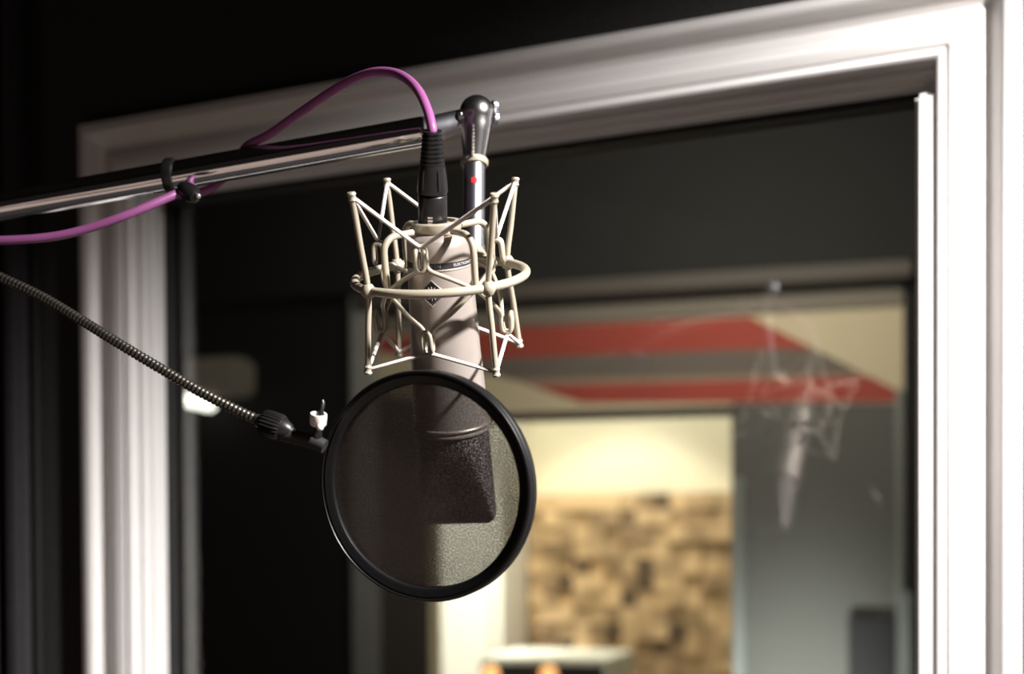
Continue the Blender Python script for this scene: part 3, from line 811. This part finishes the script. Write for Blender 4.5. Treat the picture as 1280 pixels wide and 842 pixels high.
# ================================================================== POP FILTER
YP = 0.925
Pc = at_y(531.5, 608.5, YP)
yaw, tilt = R(22.5), R(9)
nf = Vector((-math.sin(yaw) * math.cos(tilt), -math.cos(yaw) * math.cos(tilt), -math.sin(tilt)))     # front normal
PM = axis_matrix(Pc, nf, Vector((1, 0, 0)))
pop = thing('pop_filter', 'round black pop filter with sheer nylon screen on a flexible neck before the microphone', 'pop filter', PM)
PI_ = PM.inverted()
RO = 145.0 * YP / F
w_ = 17.5 * YP / F
ri = RO - w_
bm = bmesh.new()
hoopsec = [(ri, -.0050), (ri, .0012), (ri + .0005, .0024), (ri + .0016, .0030), (ri + .0028, .0032), (RO - .0036, .0040), (RO - .0030, .0034), (RO - .0022, .0034), (RO - .0016, .0046), (RO - .0006, .0044), (RO, .0034),
           (RO, .0010), (RO - .0006, .0004), (RO - .0006, -.0004), (RO, -.0010), (RO, -.0060), (RO - .0008, -.0070), (ri + .002, -.0070)]
lathe(bm, hoopsec, 160, closed=True); obj('hoop', bm, M['hoop'], pop)
bm = bmesh.new(); lathe(bm, [(0, 0), (ri * .25, 0), (ri * .5, 0), (ri * .75, 0), (ri + .0008, 0)], 96)
bmesh.ops.delete(bm, geom=[f for f in bm.faces if len(f.verts) > 4], context='FACES_ONLY')
obj('nylon_screen', bm, M['nylon'], pop)
def pl(p): return PI_ @ p
# gooseneck with ribs
cp = [(-70, 316), (-35, 330), (0, 346), (50, 369.5), (100, 399), (150, 430), (200, 460), (250, 489), (300, 514.5), (326, 526)]
ys = [1.03, 1.02, 1.01, 1.00, .985, .97, .96, .95, .942, .938]
path = spline([pl(at_y(x, y, Y)) for (x, y), Y in zip(cp, ys)], 40)
# resample evenly
acc = [0.0]
for i in range(1, len(path)): acc.append(acc[-1] + (path[i] - path[i - 1]).length)
tot = acc[-1]; nr = int(tot / .0033); per = 6; P2 = []; i = 0
for q in range(nr * per + 1):
    s_ = tot * q / (nr * per)
    while i < len(acc) - 2 and acc[i + 1] < s_: i += 1
    t = (s_ - acc[i]) / max(1e-9, acc[i + 1] - acc[i]); P2.append(path[i].lerp(path[i + 1], t))
rads = [.0033 + .00042 * math.cos(2 * PI * q / per) for q in range(len(P2))]
bm = bmesh.new(); sweep(bm, P2, rads, 14); obj('gooseneck', bm, M['flex'], pop)
g0 = at_y(328, 527, .937); g1 = at_y(362, 538.5, .932); gd = (g1 - g0).normalized()
GM = axis_matrix(pl(g0), PI_.to_3x3() @ gd)
q1 = YP / F
bm = bmesh.new(); lathe(bm, [(0, -8 * q1), (7.5 * q1, -8 * q1), (8.5 * q1, -5 * q1), (8.5 * q1, 3 * q1), (0, 3 * q1)], 24, GM); obj('neck_ferrule', bm, M['flex'], pop)
bm = bmesh.new(); knurl(bm, 17.5 * q1, 1 * q1, 29 * q1, 24, GM, .10); obj('clamp_nut', bm, M['rubber'], pop)
bm = bmesh.new(); lathe(bm, [(0, 28 * q1), (13.5 * q1, 28.5 * q1), (12.5 * q1, 33 * q1), (9 * q1, 40 * q1), (7 * q1, 42 * q1), (0, 42 * q1)], 28, GM); obj('nut_collar', bm, M['rubber'], pop)
bm = bmesh.new(); lathe(bm, [(0, 41 * q1), (6 * q1, 41 * q1), (5 * q1, 45 * q1), (1.5 * q1, 53 * q1), (0, 54 * q1)], 20, GM); obj('stud', bm, M['chrome_soft'], pop)
h0 = at_y(352, 541, .934); h1_ = at_y(392, 551, .932); h2_ = at_y(406, 558, .931)
bm = bmesh.new(); sweep(bm, [pl(h0), pl(h1_), pl(h2_)], [.0052, .0052, .0046], 16); obj('clamp_bar', bm, M['lining'], pop)
# eyelet nut with its pin above the bar
wn = at_y(398, 523, .924)
EM = axis_matrix(pl(wn), PI_.to_3x3() @ Vector((.12, -.42, .9)), PI_.to_3x3() @ Vector((1, 0, 0)))
bm = bmesh.new(); lathe(bm, [(.0034, -.0045), (.0048, -.0045), (.0054, -.0035), (.0056, .0025), (.0053, .0034), (.0040, .0034), (.0034, .0025)], 32, EM, closed=True); obj('eyelet', bm, M['whitenut'], pop)
bm = bmesh.new(); ball(bm, pl(at_y(400, 534, .920)), .0024, 12); obj('set_screw', bm, M['whitenut'], pop)
bm = bmesh.new(); sweep(bm, [pl(at_y(396, 546, .930)), pl(at_y(398, 528, .926)), pl(at_y(402, 512, .925)), pl(at_y(403.5, 503, .925)), pl(at_y(403, 499.5, .925))], [.0034, .0024, .0016, .0016, .0010], 12); obj('pin', bm, M['rubber'], pop)

# ================================================================== LIGHTS
def lamp(name, kind, loc, energy, col, size=.05, aim=None, **kw):
    l = bpy.data.lights.new(name, kind); l.energy = energy; l.color = col
    if kind == 'AREA': l.size = size
    else: l.shadow_soft_size = size
    for k, v in kw.items(): setattr(l, k, v)
    o = bpy.data.objects.new(name, l); COL.objects.link(o); o.location = loc
    if aim is not None: o.rotation_euler = (Vector(aim) - Vector(loc)).to_track_quat('-Z', 'Y').to_euler()
    return o
lamp('key_spot', 'SPOT', (0.95, 0.28, 2.30), 400, (1.0, .955, .92), .045, (0.24, 1.22, 0.74), spot_size=R(82), spot_blend=.75)
bf = lamp('booth_fill', 'AREA', (-0.35, -0.10, 0.42), 4.6, (1.0, .76, .63), 2.4, (-0.1, 1.2, 1.65), shape='RECTANGLE', size_y=1.3)
# control room
lamp('control_room_lamp', 'AREA', (0.3, 1.95, 2.2), 4.8, (1.0, .92, .80), .4, (0.5, 3.3, 1.85), spread=R(95))
lamp('low_wall_fill', 'SPOT', tuple(BM @ Vector((bl(1000, 800).x, -.50, 0.85))), 45, (.98, 1.0, .95), .05, tuple(BM @ Vector((bl(1000, 800).x, 0, 1.10))), spot_size=R(60), spot_blend=1.0)  # unseen spot, added to brighten the grey wall towards the bottom
# live room wash
lc = cl(787, 560)
lamp('wash_lamp', 'SPOT', tuple(BM @ Vector((lc.x, wc - .46, 2.36))), 36, (1.0, .96, .84), .03, tuple(BM @ Vector((lc.x, wc - .46, 1.0))), spot_size=R(80), spot_blend=.22)
lamp('live_room_fill', 'AREA', tuple(BM @ Vector((lc.x + .1, .45, 2.3))), 13, (1.0, .94, .82), .4, tuple(BM @ Vector((lc.x - .35, wc, 1.0))))  # unseen fill, added to lift the wooden blocks and the column
lp = cl(580, 800, -.35)
lamp('column_fill', 'SPOT', tuple(BM @ Vector((lp.x, wc - 1.0, 2.4))), 190, (1.0, .97, .90), .06, tuple(BM @ Vector((lp.x, wc - .35, 0.9))), spot_size=R(40), spot_blend=.6)  # unseen spot, added for extra brightness on the column alone
w = bpy.data.worlds.new('world'); scene.world = w; w.use_nodes = True
w.node_tree.nodes['Background'].inputs[0].default_value = (0.9, 0.72, 0.66, 1)
w.node_tree.nodes['Background'].inputs[1].default_value = 0.012
scene.view_settings.view_transform = 'Standard'
scene.view_settings.look = 'None'
try:
    scene.cycles.use_denoising = True
    scene.cycles.transparent_max_bounces = 16
    scene.cycles.caustics_reflective = False
    scene.cycles.sample_clamp_indirect = 4.0
except Exception:
    pass
